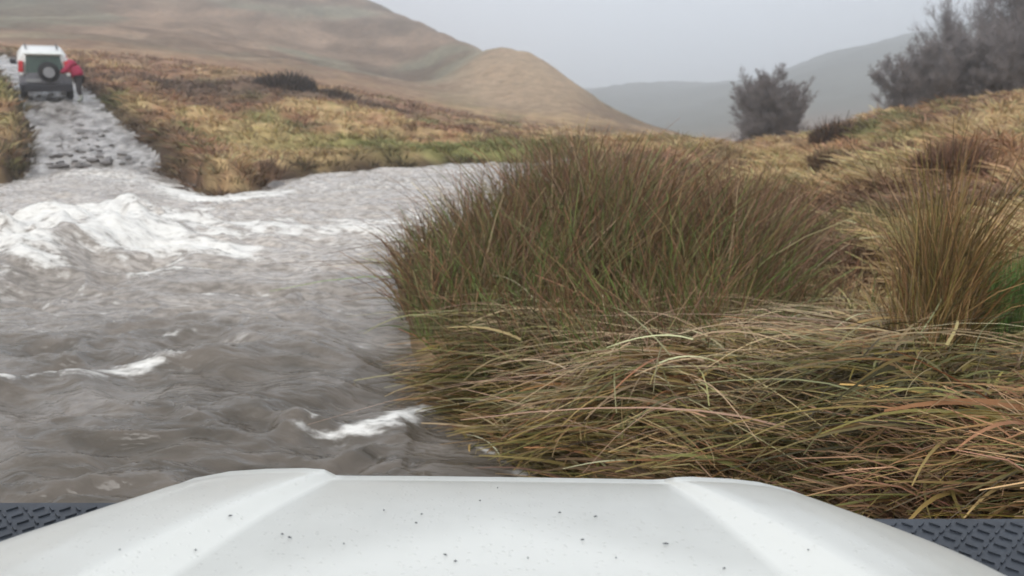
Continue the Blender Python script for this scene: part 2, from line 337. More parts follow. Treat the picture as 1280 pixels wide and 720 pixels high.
# ------------------------------------------------------------------ river
def blob(x, y, px, py, rx, ry, ang=0):
    X, Y, _ = onz(px, py); ca, sa = math.cos(R(ang)), math.sin(R(ang)); dx, dy = x - X, y - Y
    return np.exp(-(((dx * ca + dy * sa) / rx) ** 2 + ((-dx * sa + dy * ca) / ry) ** 2))
def ridge(x, y, pts, wd):
    d = np.full(x.shape, 1e9); P = [onz(*p)[:2] for p in pts]
    for (ax, ay), (bx, by) in zip(P[:-1], P[1:]):
        ex, ey = bx - ax, by - ay; t = np.clip(((x - ax) * ex + (y - ay) * ey) / (ex * ex + ey * ey), 0, 1)
        d = np.minimum(d, np.hypot(x - ax - t * ex, y - ay - t * ey))
    return np.exp(-(d / wd) ** 2)
def water(x, y):
    r = np.hypot(x, y)
    wx = x + (fbm(x * .5, y * .5, 200, 3) - .5) * 1.6; wy = y + (fbm(x * .5 + 7, y * .5, 210, 3) - .5) * 1.2
    swell = (fbm(wx * .35, wy * 1.1, 100, 3) - .5) * .16
    chop = (1 - np.abs(2 * fbm(wx * 1.1 + .25 * wy, wy * 2.6, 110, 3) - 1)) * .15 + (fbm(wx * 3.2, wy * 6.5, 120, 3) - .5) * .075
    rapid = np.clip(1.2 * blob(x, y, 95, 318, 2.3, 1.15, 10) + .85 * blob(x, y, 150, 290, 1.6, 1.0) + .6 * blob(x, y, 10, 345, 2.2, .8), 0, 1.2)
    rid = np.abs(2 * fbm(wx * .7 + .3 * wy, wy * 1.1, 130, 4) - 1)
    z = swell + chop + rapid * (.20 * (1 - rid * 1.6) + .16 * fbm(x * 2.5, y * 3, 140, 4))
    z += .20 * ridge(x, y, [(-40, 350), (30, 325), (100, 303), (165, 296)], .5) + .15 * ridge(x, y, [(0, 372), (80, 345), (190, 318)], .35)
    z += .07 * ridge(x, y, [(-60, 520), (60, 500), (150, 487), (250, 470)], .16) + .09 * ridge(x, y, [(380, 548), (440, 550), (500, 540), (545, 512)], .13)
    z += .07 * ridge(x, y, [(600, 560), (640, 588), (665, 620)], .09) + .06 * ridge(x, y, [(300, 470), (400, 462), (480, 470)], .25)
    z -= .07 * ridge(x, y, [(380, 575), (480, 575), (560, 560)], .3)
    fn = fbm(wx * 1.3, wy * 3.4, 150, 5); fn2 = fbm(wx * 4.5, wy * 9, 160, 4); st = .6 * fn + .4 * fn2
    thr = .62 - .24 * rapid; f = sm(thr - .12, thr + .16, st) * sm(.04, .35, rapid)
    f = np.maximum(f, 1.3 * ridge(x, y, [(215, 240), (260, 254), (320, 253), (345, 248)], .42) * sm(.22, .46, st))
    f = np.maximum(f, 1.15 * ridge(x, y, [(185, 305), (260, 305), (340, 300), (430, 298), (520, 290), (590, 272)], .7) * sm(.39, .64, st))
    f = np.maximum(f, .95 * ridge(x, y, [(-60, 372), (30, 362), (110, 350), (180, 338), (330, 322), (430, 314), (520, 306)], .5) * sm(.36, .62, st))
    f = np.maximum(f, .7 * ridge(x, y, [(40, 226), (120, 222), (200, 232)], .9) * sm(.35, .6, st))
    f = np.maximum(f, .45 * ridge(x, y, [(430, 240), (560, 225), (660, 215)], 1.8) * sm(.42, .62, fn2))
    f = np.maximum(f, .95 * ridge(x, y, [(-60, 514), (60, 497), (120, 492), (170, 485), (225, 472)], .11) * sm(.22, .62, fbm(x * 3, y * 9, 170, 4)))
    f = np.maximum(f, 1.0 * ridge(x, y, [(395, 549), (440, 551), (485, 541), (520, 520), (530, 508)], .10) * sm(.20, .60, fbm(x * 6, y * 12, 180, 4)))
    f = np.maximum(f, .75 * ridge(x, y, [(605, 563), (640, 585), (660, 600)], .05) * sm(.25, .7, fbm(x * 9, y * 12, 190, 3)))
    f = np.maximum(f, .5 * sm(.67, .76, st) * sm(5, 9, r))
    f = np.maximum(f, .42 * sm(.60, .80, fn2) * blob(x, y, 250, 370, 4, 3))
    return z, np.clip(f, 0, 1)
wth = np.concatenate([np.arange(-180, -42, 4.0), np.arange(-42, 30, .16), np.arange(30, 180.1, 4.0)])
wlr = np.exp(np.concatenate([np.linspace(math.log(.4), math.log(2.4), 16, endpoint=False), np.linspace(math.log(2.4), math.log(34), 520)]))
TT, LR = np.meshgrid(np.radians(wth), wlr, indexing='ij'); WX, WY = LR * np.sin(TT), LR * np.cos(TT)
WZ, WF = water(WX, WY); WD = sdist(WX, WY); WZ = WZ * sm(.1, -.7, WD) + .0
WA = np.clip(.5 * blob(WX, WY, 90, 300, 4.2, 2.4, 8) + 1.0 * sm(3.8, 9.5, WY + .15 * WX + 1.6 * (fbm(WX * .6, WY * .9, 255, 3) - .5)) * (.5 + .7 * fbm(WX * .45, WY * 1.3, 250, 4)) + .22 * sm(2.8, 4.6, WY) * sm(.5, .7, fbm(WX * .8, WY * 2.2, 260, 4)), 0, 1)  # bubbly water at rapids; farther river painted paler like reflected sky
na, nb = WX.shape; idx = np.arange(na * nb).reshape(na, nb)
f = np.stack([idx[:-1, :-1], idx[1:, :-1], idx[1:, 1:], idx[:-1, 1:]], -1).reshape(-1, 4)
f = f[WD.ravel()[f].mean(1) < .9]; u, inv = np.unique(f, return_inverse=True)
def water_mat():
    m, t, b = newmat('brown_flood_water'); nd, lk = t.nodes, t.links
    tc = nd.new('ShaderNodeTexCoord'); mp = nd.new('ShaderNodeMapping'); mp.inputs['Scale'].default_value = (.9, 2.2, 1); lk.new(tc.outputs['Object'], mp.inputs['Vector'])
    n1 = nd.new('ShaderNodeTexNoise'); n1.inputs['Scale'].default_value = 3.0; n1.inputs['Detail'].default_value = 3; n1.inputs['Distortion'].default_value = .7; lk.new(mp.outputs[0], n1.inputs['Vector'])
    n2 = nd.new('ShaderNodeTexNoise'); n2.inputs['Scale'].default_value = 10; n2.inputs['Detail'].default_value = 3; n2.inputs['Distortion'].default_value = .3; lk.new(mp.outputs[0], n2.inputs['Vector'])
    b1 = nd.new('ShaderNodeBump'); b1.inputs['Strength'].default_value = .9; b1.inputs['Distance'].default_value = .055; lk.new(n1.outputs['Fac'], b1.inputs['Height'])
    b2 = nd.new('ShaderNodeBump'); b2.inputs['Strength'].default_value = .7; b2.inputs['Distance'].default_value = .014; lk.new(n2.outputs['Fac'], b2.inputs['Height']); lk.new(b1.outputs[0], b2.inputs['Normal'])
    at_ = nd.new('ShaderNodeAttribute'); at_.attribute_name = 'foam'
    n3 = nd.new('ShaderNodeTexNoise'); n3.inputs['Scale'].default_value = 9; n3.inputs['Detail'].default_value = 6; n3.inputs['Roughness'].default_value = .62; lk.new(mp.outputs[0], n3.inputs['Vector'])
    ad = nd.new('ShaderNodeMath'); ad.operation = 'MULTIPLY_ADD'; lk.new(n3.outputs['Fac'], ad.inputs[0]); ad.inputs[1].default_value = 2.2; ad.inputs[2].default_value = -1.1
    sm_ = nd.new('ShaderNodeMath'); sm_.operation = 'ADD'; lk.new(ad.outputs[0], sm_.inputs[0]); lk.new(at_.outputs['Fac'], sm_.inputs[1])
    rp = nd.new('ShaderNodeMapRange'); rp.interpolation_type = 'SMOOTHSTEP'; rp.inputs[1].default_value = .12; rp.inputs[2].default_value = 1.15; lk.new(sm_.outputs[0], rp.inputs[0])
    gt = nd.new('ShaderNodeMath'); gt.operation = 'MULTIPLY'; lk.new(rp.outputs[0], gt.inputs[0])
    g2 = nd.new('ShaderNodeMapRange'); g2.inputs[1].default_value = .04; g2.inputs[2].default_value = .3; lk.new(at_.outputs['Fac'], g2.inputs[0]); lk.new(g2.outputs[0], gt.inputs[1])
    cr = nd.new('ShaderNodeMapRange'); cr.inputs[1].default_value = .3; cr.inputs[2].default_value = .7; lk.new(n1.outputs['Fac'], cr.inputs[0])
    mb = nd.new('ShaderNodeMix'); mb.data_type = 'RGBA'; mb.inputs[6].default_value = (.075, .062, .046, 1); mb.inputs[7].default_value = (.15, .125, .10, 1); lk.new(cr.outputs[0], mb.inputs[0])
    mc = nd.new('ShaderNodeMix'); mc.data_type = 'RGBA'; mc.inputs[7].default_value = (.80, .775, .72, 1); ae = nd.new('ShaderNodeAttribute'); ae.attribute_name = 'aerated_sheen'; am = nd.new('ShaderNodeMath'); am.operation = 'MULTIPLY'; lk.new(ae.outputs['Fac'], am.inputs[0]); an_ = nd.new('ShaderNodeMapRange'); an_.inputs[1].default_value = .40; an_.inputs[2].default_value = .60; an_.inputs[3].default_value = .38; an_.inputs[4].default_value = 1; lk.new(n3.outputs['Fac'], an_.inputs[0]); lk.new(an_.outputs[0], am.inputs[1]); ma = nd.new('ShaderNodeMix'); ma.data_type = 'RGBA'; ma.inputs[7].default_value = (.56, .50, .44, 1); lk.new(mb.outputs[2], ma.inputs[6]); lk.new(am.outputs[0], ma.inputs[0]); lk.new(ma.outputs[2], mc.inputs[6]); lk.new(gt.outputs[0], mc.inputs[0])
    lk.new(mc.outputs[2], b.inputs['Base Color'])
    rr = nd.new('ShaderNodeMapRange'); rr.inputs[3].default_value = .06; rr.inputs[4].default_value = .75; lk.new(gt.outputs[0], rr.inputs[0]); lk.new(rr.outputs[0], b.inputs['Roughness'])
    b.inputs['IOR'].default_value = 1.42; b.inputs['Specular IOR Level'].default_value = .5
    lk.new(b2.outputs[0], b.inputs['Normal'])
    return m
M_water = water_mat()
tag(mesh_np('river_water', np.stack([WX, WY, WZ], -1).reshape(-1, 3)[u], inv.reshape(-1, 4), M_water, None, True, extra={'foam': WF.ravel()[u], 'aerated_sheen': WA.ravel()[u]}), kind='structure')

# ------------------------------------------------------------------ grasses
def blades(root, dirv, bend, ln, wd, S, c0, c1, taper=.15, side=None):
    """N curved ribbons: root (N,3), start direction, bend vector added quadratically, length, width; colours root->tip"""
    N = len(root); t = np.linspace(0, 1, S + 1)[None, :, None]
    dirv = dirv / np.linalg.norm(dirv, axis=1, keepdims=True)
    ctr = root[:, None, :] + dirv[:, None, :] * ln[:, None, None] * t + bend[:, None, :] * ln[:, None, None] * t ** 2
    if side is None:
        a = rng.uniform(0, 2 * np.pi, N); side = np.stack([np.cos(a), np.sin(a), rng.uniform(-.3, .3, N)], -1)
    s = np.cross(dirv + bend * .7, side); s /= np.linalg.norm(s, axis=1, keepdims=True) + 1e-9
    ww = wd[:, None, None] * (1 - (1 - taper) * t ** 1.5) * .5
    Lf, Rt = ctr - s[:, None, :] * ww, ctr + s[:, None, :] * ww
    V_ = np.stack([Lf, Rt], 2).reshape(-1, 3)
    base = (np.arange(N) * (S + 1) * 2)[:, None]; k = np.arange(S)[None, :] * 2
    F_ = np.stack([base + k, base + k + 1, base + k + 3, base + k + 2], -1).reshape(-1, 4)
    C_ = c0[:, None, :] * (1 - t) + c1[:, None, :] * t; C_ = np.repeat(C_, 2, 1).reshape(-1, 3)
    return V_, F_, C_
def join(parts):
    o = 0; vs, fs, cs = [], [], []
    for v, f_, c_ in parts:
        vs.append(v); fs.append(f_ + o); cs.append(c_); o += len(v)
    return np.concatenate(vs), np.concatenate(fs), np.concatenate(cs)
def vary(c_, N, a=.3, tint=.045):
    c_ = np.broadcast_to(np.asarray(c_, float), (N, 3)); g = np.exp(rng.normal(0, a, (N, 1))); return np.clip(c_ * g * (1 + rng.normal(0, tint, (N, 3))), .008, .7)
def pick(cols, probs, N):
    return np.array(cols)[rng.choice(len(cols), N, p=np.array(probs) / sum(probs))]

# tussocks over the moor, spread evenly as seen so near ground is not bare
def tussocks(N, rlo, rhi, tlo, thi, nb_, hmin, hmax, wid, S=2, spread=.16, seed=0, lean=.35):
    th = rng.uniform(tlo, thi, N); r = np.exp(rng.uniform(math.log(rlo), math.log(rhi), N)); x, y = r * np.sin(np.radians(th)), r * np.cos(np.radians(th))
    z, d, td = ground(x, y); wj = (fbm(x * 1.3, y * 1.3, 31, 3) - .5) * .5
    ok = (d + wj > .12) & (td > .08); x, y, z, r, d = x[ok], y[ok], z[ok], r[ok], np.minimum(d, td + .1)[ok]; n = len(x)
    col = turf_colour(x, y, z)
    h = rng.uniform(hmin, hmax, n) * (.65 + .7 * fbm(x * .8, y * .8, 77, 2)); dens = nb_
    root = np.repeat(np.stack([x, y, z - .04], -1), dens, 0); a = rng.uniform(0, 2 * np.pi, n * dens); q = np.sqrt(rng.uniform(0, 1, n * dens))
    sp = np.repeat(spread * (1 + .012 * r), dens)
    off = np.stack([np.cos(a) * q * sp, np.sin(a) * q * sp, np.zeros_like(a)], -1); root = root + off
    dv = np.stack([np.cos(a) * q * .55 + rng.normal(0, .15, len(a)), np.sin(a) * q * .55 + rng.normal(0, .15, len(a)), np.ones_like(a)], -1)
    bd = np.stack([np.cos(a) * lean * (.3 + q) - .18, np.sin(a) * lean * (.3 + q), -.35 * (.4 + q)], -1)
    ln = np.repeat(h, dens) * rng.uniform(.6, 1.1, n * dens); wv = wid * np.repeat(.6 + r / 22, dens)
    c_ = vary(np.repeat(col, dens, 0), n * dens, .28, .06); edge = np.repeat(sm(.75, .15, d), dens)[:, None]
    c_ = c_ * (1 - .72 * edge)  # blades darkened near edges to paint in the bank's shadow
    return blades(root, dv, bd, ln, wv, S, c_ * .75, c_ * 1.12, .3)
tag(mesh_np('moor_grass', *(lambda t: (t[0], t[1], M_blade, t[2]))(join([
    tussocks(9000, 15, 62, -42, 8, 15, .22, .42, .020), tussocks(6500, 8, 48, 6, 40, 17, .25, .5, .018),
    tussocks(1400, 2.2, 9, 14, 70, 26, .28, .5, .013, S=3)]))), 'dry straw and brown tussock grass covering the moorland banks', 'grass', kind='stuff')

# rush bed on the near bank
def rush_bed():
    N = 40000; parts = []
    X0 = rng.uniform(-1.6, 4.6, N); Y0 = rng.uniform(3.9, 11.5, N)
    z, d, td = ground(X0, Y0)
    # outline of the stand on the ground
    lim = 4.4 - .35 * (Y0 - 5) * (Y0 > 5)
    rag = fbm(X0 * 1.8, Y0 * 1.8, 310, 3) - .5
    ok = (d > .02 + .22 * sm(7.5, 5.5, Y0)) & (X0 < .75 + .37 * Y0 + 1.6 * rag) & (Y0 > 4.35 + .22 * np.maximum(X0 - .6, 0) + 1.2 * rag)
    ok &= rng.random(N) < (1 - .8 * sm(.32, .46, X0 / Y0))
    ok &= (Y0 < 9.6 + .3 * X0)
    X0, Y0, z, d = X0[ok], Y0[ok], z[ok], d[ok]; n = len(X0)
    tall = sm(-1.3, 1.2, X0) ; tall = .48 + .52 * tall
    tall *= (1 - .62 * sm(.24, .42, X0 / Y0)) * (.50 + .50 * sm(4.3, 7.2, Y0)) * (.72 + .56 * fbm(X0 * 1.5, Y0 * .9, 320, 3))
    clump = fbm(X0 * 1.3, Y0 * 1.3, 300, 3)
    ln = (1.74 + .30 * (clump - .5) * 2) * tall * np.where(rng.random(n) < .06, rng.uniform(1.0, 1.12, n), rng.uniform(.45, 1.05, n))
    dv = np.stack([rng.normal(.02, .16, n) + (clump - .5) * .8, rng.normal(-.02, .18, n), np.ones(n)], -1)
    snap = rng.random(n) < .13; bd = np.stack([rng.normal(-.06, .20, n) + rng.normal(0, .5, n) * snap, rng.normal(-.06, .14, n), -.10 - .12 * rng.random(n) - .55 * snap], -1)
    kind = rng.random(n); brown = (kind < .16 + .40 * sm(5.2, 7.4, Y0) + .25 * sm(1.0, 3.5, X0))
    c1 = np.where(brown[:, None], pick([(.19, .095, .058), (.26, .15, .082), (.12, .062, .042), (.46, .34, .19)], [5, 3, 4, 1.3], n), pick([(.19, .125, .06), (.14, .18, .05), (.24, .115, .068)], [3, 2.6, 3.4], n))
    c0 = np.where(brown[:, None], np.array((.15, .12, .06)), pick([(.09, .145, .035), (.13, .20, .05), (.05, .075, .03), (.22, .23, .09)], [4, 3, 2, 1], n))
    c0, c1 = vary(c0, n, .32), vary(c1, n, .34); ln = np.minimum(ln, 1.75)
    return blades(np.stack([X0, Y0, z - .05], -1), dv, bd, ln, rng.uniform(.007, .016, n), 5, c0, c1, .25)
tag(mesh_np('rush_bed', *(lambda t: (t[0], t[1], M_blade, t[2]))(rush_bed())), 'upright green rushes with reddish brown tops on the near bank', 'rushes', kind='stuff')

# long dry grass combed flat by the flood in front of the rushes
def flat_grass():
    P_ = []
    def lay(N, y0, y1, h0, h1, wv, l0, l1, cols, probs, tilt=.18):
        X0 = rng.uniform(-.9, 4.2, N); Y0 = rng.uniform(y0, y1, N); z, d, td = ground(X0, Y0)
        ok = (d > .0) & (X0 / Y0 < .95) & (X0 > -.9 + .0 * Y0); X0, Y0, z, d = X0[ok], Y0[ok], z[ok], d[ok]; n = len(X0)
        fl = fbm(X0 * 1.5, Y0 * 1.5, 400, 3) - .5; ang = np.radians(188 + 230 * fl + rng.normal(0, 26, n) - 25 * sm(4.5, 3, Y0)); flip = rng.random(n) < .38; ang[flip] += np.pi
        up = rng.uniform(.05, .6, n) * (1 + .8 * (rng.random(n) < .07))
        dv = np.stack([np.cos(ang), np.sin(ang) * .8, up], -1); bd = np.stack([np.cos(ang) * .2 + rng.normal(0, .22, n), np.sin(ang) * .15 + rng.normal(0, .2, n) - .06, -up * rng.uniform(.8, 1.15, n)], -1)
        ln = np.where(rng.random(n) < .3, .5, 1) * rng.uniform(l0, l1, n) * (.55 + .45 * sm(0, .7, d)); c_ = pick(cols, probs, n)
        patch = sm(.42, .56, fbm(X0 * 1.3 + 3, Y0 * 1.7, 410, 3)); c_ = c_ * (1 - .5 * patch[:, None]) * np.where(patch[:, None] > .5, np.array((.95, 1.05, .8)), 1)
        c_ = vary(c_, n, .3)
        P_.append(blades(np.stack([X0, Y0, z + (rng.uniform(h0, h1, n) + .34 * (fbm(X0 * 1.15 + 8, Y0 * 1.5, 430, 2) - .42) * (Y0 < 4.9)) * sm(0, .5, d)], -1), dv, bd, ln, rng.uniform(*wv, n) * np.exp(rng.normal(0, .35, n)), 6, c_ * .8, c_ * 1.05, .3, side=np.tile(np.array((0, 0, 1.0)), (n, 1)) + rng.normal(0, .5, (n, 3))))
    cols = [(.32, .215, .07), (.23, .13, .05), (.42, .31, .14), (.18, .155, .045), (.33, .16, .07), (.10, .065, .03), (.26, .19, .06)]
    lay(25000, 2.1, 5.2, .0, .24, (.006, .016), .22, .6, cols, [4, 5, .7, 4, 3, 3, 4])
    lay(9000, 2.1, 5.2, .0, .10, (.008, .016), .25, .5, [(.17, .13, .035), (.20, .12, .045), (.11, .10, .03)], [1, 1, 1])
    lay(5000, 3.4, 5.3, .10, .36, (.004, .009), .3, .75, [(.50, .38, .21), (.46, .30, .18), (.36, .31, .15), (.25, .15, .09)], [4, 3, 2, 2])
    lay(170, 2.8, 5.6, .25, .42, (.004, .008), .6, 1.1, [(.56, .47, .28), (.50, .33, .22)], [3, 2])
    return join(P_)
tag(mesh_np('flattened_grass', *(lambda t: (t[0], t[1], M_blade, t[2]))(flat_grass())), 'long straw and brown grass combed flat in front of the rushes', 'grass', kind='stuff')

# added stand of tall dry stalks replacing a windscreen smear at the right
def stalks(cx, cy, n, rad, hgt, cols, probs, name, label, wid=(.006, .013)):
    a = rng.uniform(0, 2 * np.pi, n); q = rad * np.sqrt(rng.random(n)); x, y = cx + q * np.cos(a), cy + q * np.sin(a); z, d, td = ground(x, y)
    dv = np.stack([np.cos(a) * q * .12 + rng.normal(0, .045, n), np.sin(a) * q * .12 + rng.normal(0, .045, n), np.ones(n)], -1); bd = np.stack([rng.normal(-.03, .06, n), rng.normal(0, .06, n), -.08 - .08 * rng.random(n)], -1)
    c_ = pick(cols, probs, n); c_ = vary(c_, n, .25)
    gz = float(z.mean()); v, f_, cc = blades(np.stack([x - cx, y - cy, z - .05 - gz], -1), dv, bd, hgt * rng.uniform(.5, 1.08, n), rng.uniform(*wid, n), 5, c_ * np.array((.8, .95, .7)), c_ * 1.05, .3)
    o = mesh_np(name, v, f_, M_blade, cc); o.location = (cx, cy, gz); return tag(o, label, 'tall grass')
def streak():
    n = 3000; yy = np.where(rng.random(n) < .5, rng.uniform(4.1, 4.9, n), rng.uniform(2.75, 5.0, n)); xx = yy * rng.normal(.552, .022, n) + rng.normal(0, .05, n); z, d, td = ground(xx, yy); cx, cy, gz = 2.4, 4.4, float(z.mean())
    k = sm(2.7, 4.6, yy); hh = (.42 + 1.35 * k ** 2) * np.where(rng.random(n) < .1, rng.uniform(1, 1.15, n), rng.uniform(.4, 1.0, n)) * np.exp(-((xx / yy - .552) / .06) ** 2 * .7)
    dv = np.stack([rng.normal(0, .055, n), rng.normal(0, .10, n), np.ones(n)], -1); bd = np.stack([rng.normal(-.02, .09, n), rng.normal(-.05, .18, n), -.12 - .3 * rng.random(n)], -1)
    c_ = vary(pick([(.26, .14, .065), (.20, .15, .05), (.34, .21, .10), (.13, .085, .04)], [3, 3, 1.4, 2], n), n, .25)
    v, f_, cc = blades(np.stack([xx - cx, yy - cy, z - .05 - gz], -1), dv, bd, hh, rng.uniform(.005, .012, n), 5, c_ * np.array((.75, .95, .65)), c_ * 1.05, .3)
    o = mesh_np('smear_stalk_clump', v, f_, M_blade, cc); o.location = (cx, cy, gz); tag(o, 'added tall brown stalks in place of a windscreen smear, right edge of the bank, running down towards the bonnet', 'tall grass')
streak()
X, Y, _ = at(1262, 470, 4.7)
stalks(X, Y, 2000, .38, .85, [(.09, .17, .045), (.14, .20, .06), (.10, .11, .04)], [3, 2, 1], 'green_rush_clump', 'low bright green rush clump right of the added tall brown stalks')

# ------------------------------------------------------------------ stones in the ford and boulders on the bank
def rock(name, loc, s, seed, flat=.6):
    bm = bmesh.new(); bmesh.ops.create_icosphere(bm, subdivisions=3, radius=1.0); rr = random.Random(seed); ax = [Vector((rr.uniform(-1, 1), rr.uniform(-1, 1), rr.uniform(-1, 1))).normalized() for _ in range(9)]; off = [rr.uniform(.55, .9) for _ in ax]
    for v in bm.verts:
        p = v.co.copy()
        for a_, o_ in zip(ax, off):
            dd = p.dot(a_)
            if dd > o_: p -= a_ * (dd - o_) * .85
        v.co = Vector((p.x * s[0], p.y * s[1], p.z * s[2] * flat))
    o = obj(name, bm, M_rock, smooth=False); o.location = loc; o.rotation_euler = (0, 0, rr.uniform(0, 6)); return o
protos = [rock('ford_stone', (0, 0, -50), (.2, .16, .14), k) for k in range(4)]
def onground(px, py, ya, yb):
    ys = np.linspace(ya, yb, 400); dx, dy, dz = ray(px, py); zr = CAMZ + dz / dy * ys; zg = np.maximum(ground(dx / dy * ys, ys)[0], 0)
    i = int(np.argmax(zr - zg < 0)); return dx / dy * ys[i], ys[i]
spots = []
while len(spots) < 90:
    py = 150 + 72 * random.random() ** .45; x0 = np.interp(py, [150, 165, 190, 222], [85, 75, 58, 56]); x1 = np.interp(py, [150, 165, 190, 222], [125, 140, 172, 190])
    px = random.uniform(x0, x1); X, Y = onground(px, py, 16, 30)
    spots.append((X, Y, py, px))
spots.sort(key=lambda s: -s[2])
for i, (X, Y, py, px) in enumerate(spots):
    gz = float(ground(np.array([X]), np.array([Y]))[0][0]); gz = max(gz, -.02)
    if i < 4: o = protos[i]
    else: o = protos[i % 4].copy(); COL.objects.link(o); o.rotation_euler = (0, 0, random.uniform(0, 6))
    s = random.choice([.3, .35, .45, .6, .9]) * (1.0 if py > 195 else .7); o.scale = (s * 1.25, s, s); o.location = (X, Y, gz - .015 * s)
    tag(o, 'small dark stone breaking the shallow water where the track meets the river', 'stone', 'stones breaking the water at the foot of the track')
for (px, py, s, lab) in ((561, 203, .30, 'dark wet boulder at the water edge of the far grassy bank'), (524, 206, .17, 'smaller dark stone left of the boulder on the far bank'), (748, 186, .42, 'brown boulder beyond the river bend behind the rushes'), (345, 236, .2, 'dark stone at the tip of the grassy point by white foam')):
    X, Y, Z = onz(px, py) if py > 195 else at(px, py, 26)
    o = rock('boulder', (X, Y, Z + s * .15), (s * 1.2, s * .9, s), int(px), .75); tag(o, lab, 'boulder')

# ------------------------------------------------------------------ heather mounds
def shrub(px, py, Yd, w_, h_, n, cols, label, name='heather_shrub', cat='shrub'):
    cx, cy, _ = at(px, py, Yd); gz = float(ground(np.array([cx]), np.array([cy]))[0][0])
    a = rng.uniform(0, 2 * np.pi, n); q = np.sqrt(rng.random(n)); x, y = q * np.cos(a) * w_ * .42, q * np.sin(a) * w_ * .35
    hh = h_ * np.sqrt(np.maximum(0, 1 - q ** 2)) * rng.uniform(.6, 1.05, n) + .12 * h_
    dv = np.stack([np.cos(a) * q * .6 + rng.normal(0, .2, n), np.sin(a) * q * .6 + rng.normal(0, .2, n), np.ones(n)], -1)
    c_ = vary(pick(cols, [1] * len(cols), n), n, .3)
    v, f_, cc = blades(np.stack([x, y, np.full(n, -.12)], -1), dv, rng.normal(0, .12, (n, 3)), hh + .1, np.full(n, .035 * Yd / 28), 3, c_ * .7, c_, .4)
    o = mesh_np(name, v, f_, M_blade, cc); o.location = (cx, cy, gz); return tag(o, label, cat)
HB = [(.09, .055, .04), (.12, .07, .045), (.075, .055, .035)]
shrub(1052, 158, 26, 1.9, .8, 1500, HB, 'dark brown heather mound on the right skyline between the bare bush and the thicket')
shrub(1083, 148, 26, .9, .55, 700, HB, 'small brown heather mound just right of the large skyline mound')
shrub(355, 107, 42, 3.6, .75, 1800, [(.05, .04, .035), (.07, .05, .04)], 'blackish low heather mound out on the flat left of the river')
shrub(410, 116, 42, 3.0, .55, 1200, [(.07, .05, .04), (.1, .07, .05)], 'dark low heather mound right of the blackish one')
shrub(700, 180, 28, 1.6, .55, 900, HB, 'brown heather mound at the bend of the river')
shrub(740, 178, 29, 1.3, .6, 900, HB, 'dark heather mound beyond the river bend')
shrub(1190, 205, 12, 1.0, .45, 1600, [(.20, .11, .07), (.15, .085, .05)], 'rusty brown bracken clump on the right slope', 'bracken_clump')
shrub(1120, 180, 16, 1.3, .4, 1400, [(.24, .13, .08), (.17, .1, .06)], 'orange brown bracken clump higher on the right slope', 'bracken_clump')
shrub(1040, 215, 15, .8, .35, 900, [(.16, .10, .06), (.12, .08, .05)], 'small brown bracken clump low on the right slope above the rushes', 'bracken_clump')

# ------------------------------------------------------------------ bare trees
def tubes_np(P, Rd, k):
    """P (N,M,3) polylines, Rd (N,M) radii"""
    N_, M_ = Rd.shape; D = np.gradient(P, axis=1); D /= np.linalg.norm(D, axis=2, keepdims=True) + 1e-9
    U = np.cross(D, np.array((.31, .17, .93))); U /= np.linalg.norm(U, axis=2, keepdims=True) + 1e-9; W_ = np.cross(D, U)
    an = 2 * np.pi * np.arange(k) / k
    V_ = P[:, :, None, :] + (U[:, :, None, :] * np.cos(an)[None, None, :, None] + W_[:, :, None, :] * np.sin(an)[None, None, :, None]) * Rd[:, :, None, None]
    b_ = (np.arange(N_) * M_ * k)[:, None, None]; i = (np.arange(M_ - 1) * k)[None, :, None]; j = np.arange(k)[None, None, :]; jn = (j + 1) % k
    return V_.reshape(-1, 3), np.stack([b_ + i + j, b_ + i + jn, b_ + i + k + jn, b_ + i + k + j], -1).reshape(-1, 4)
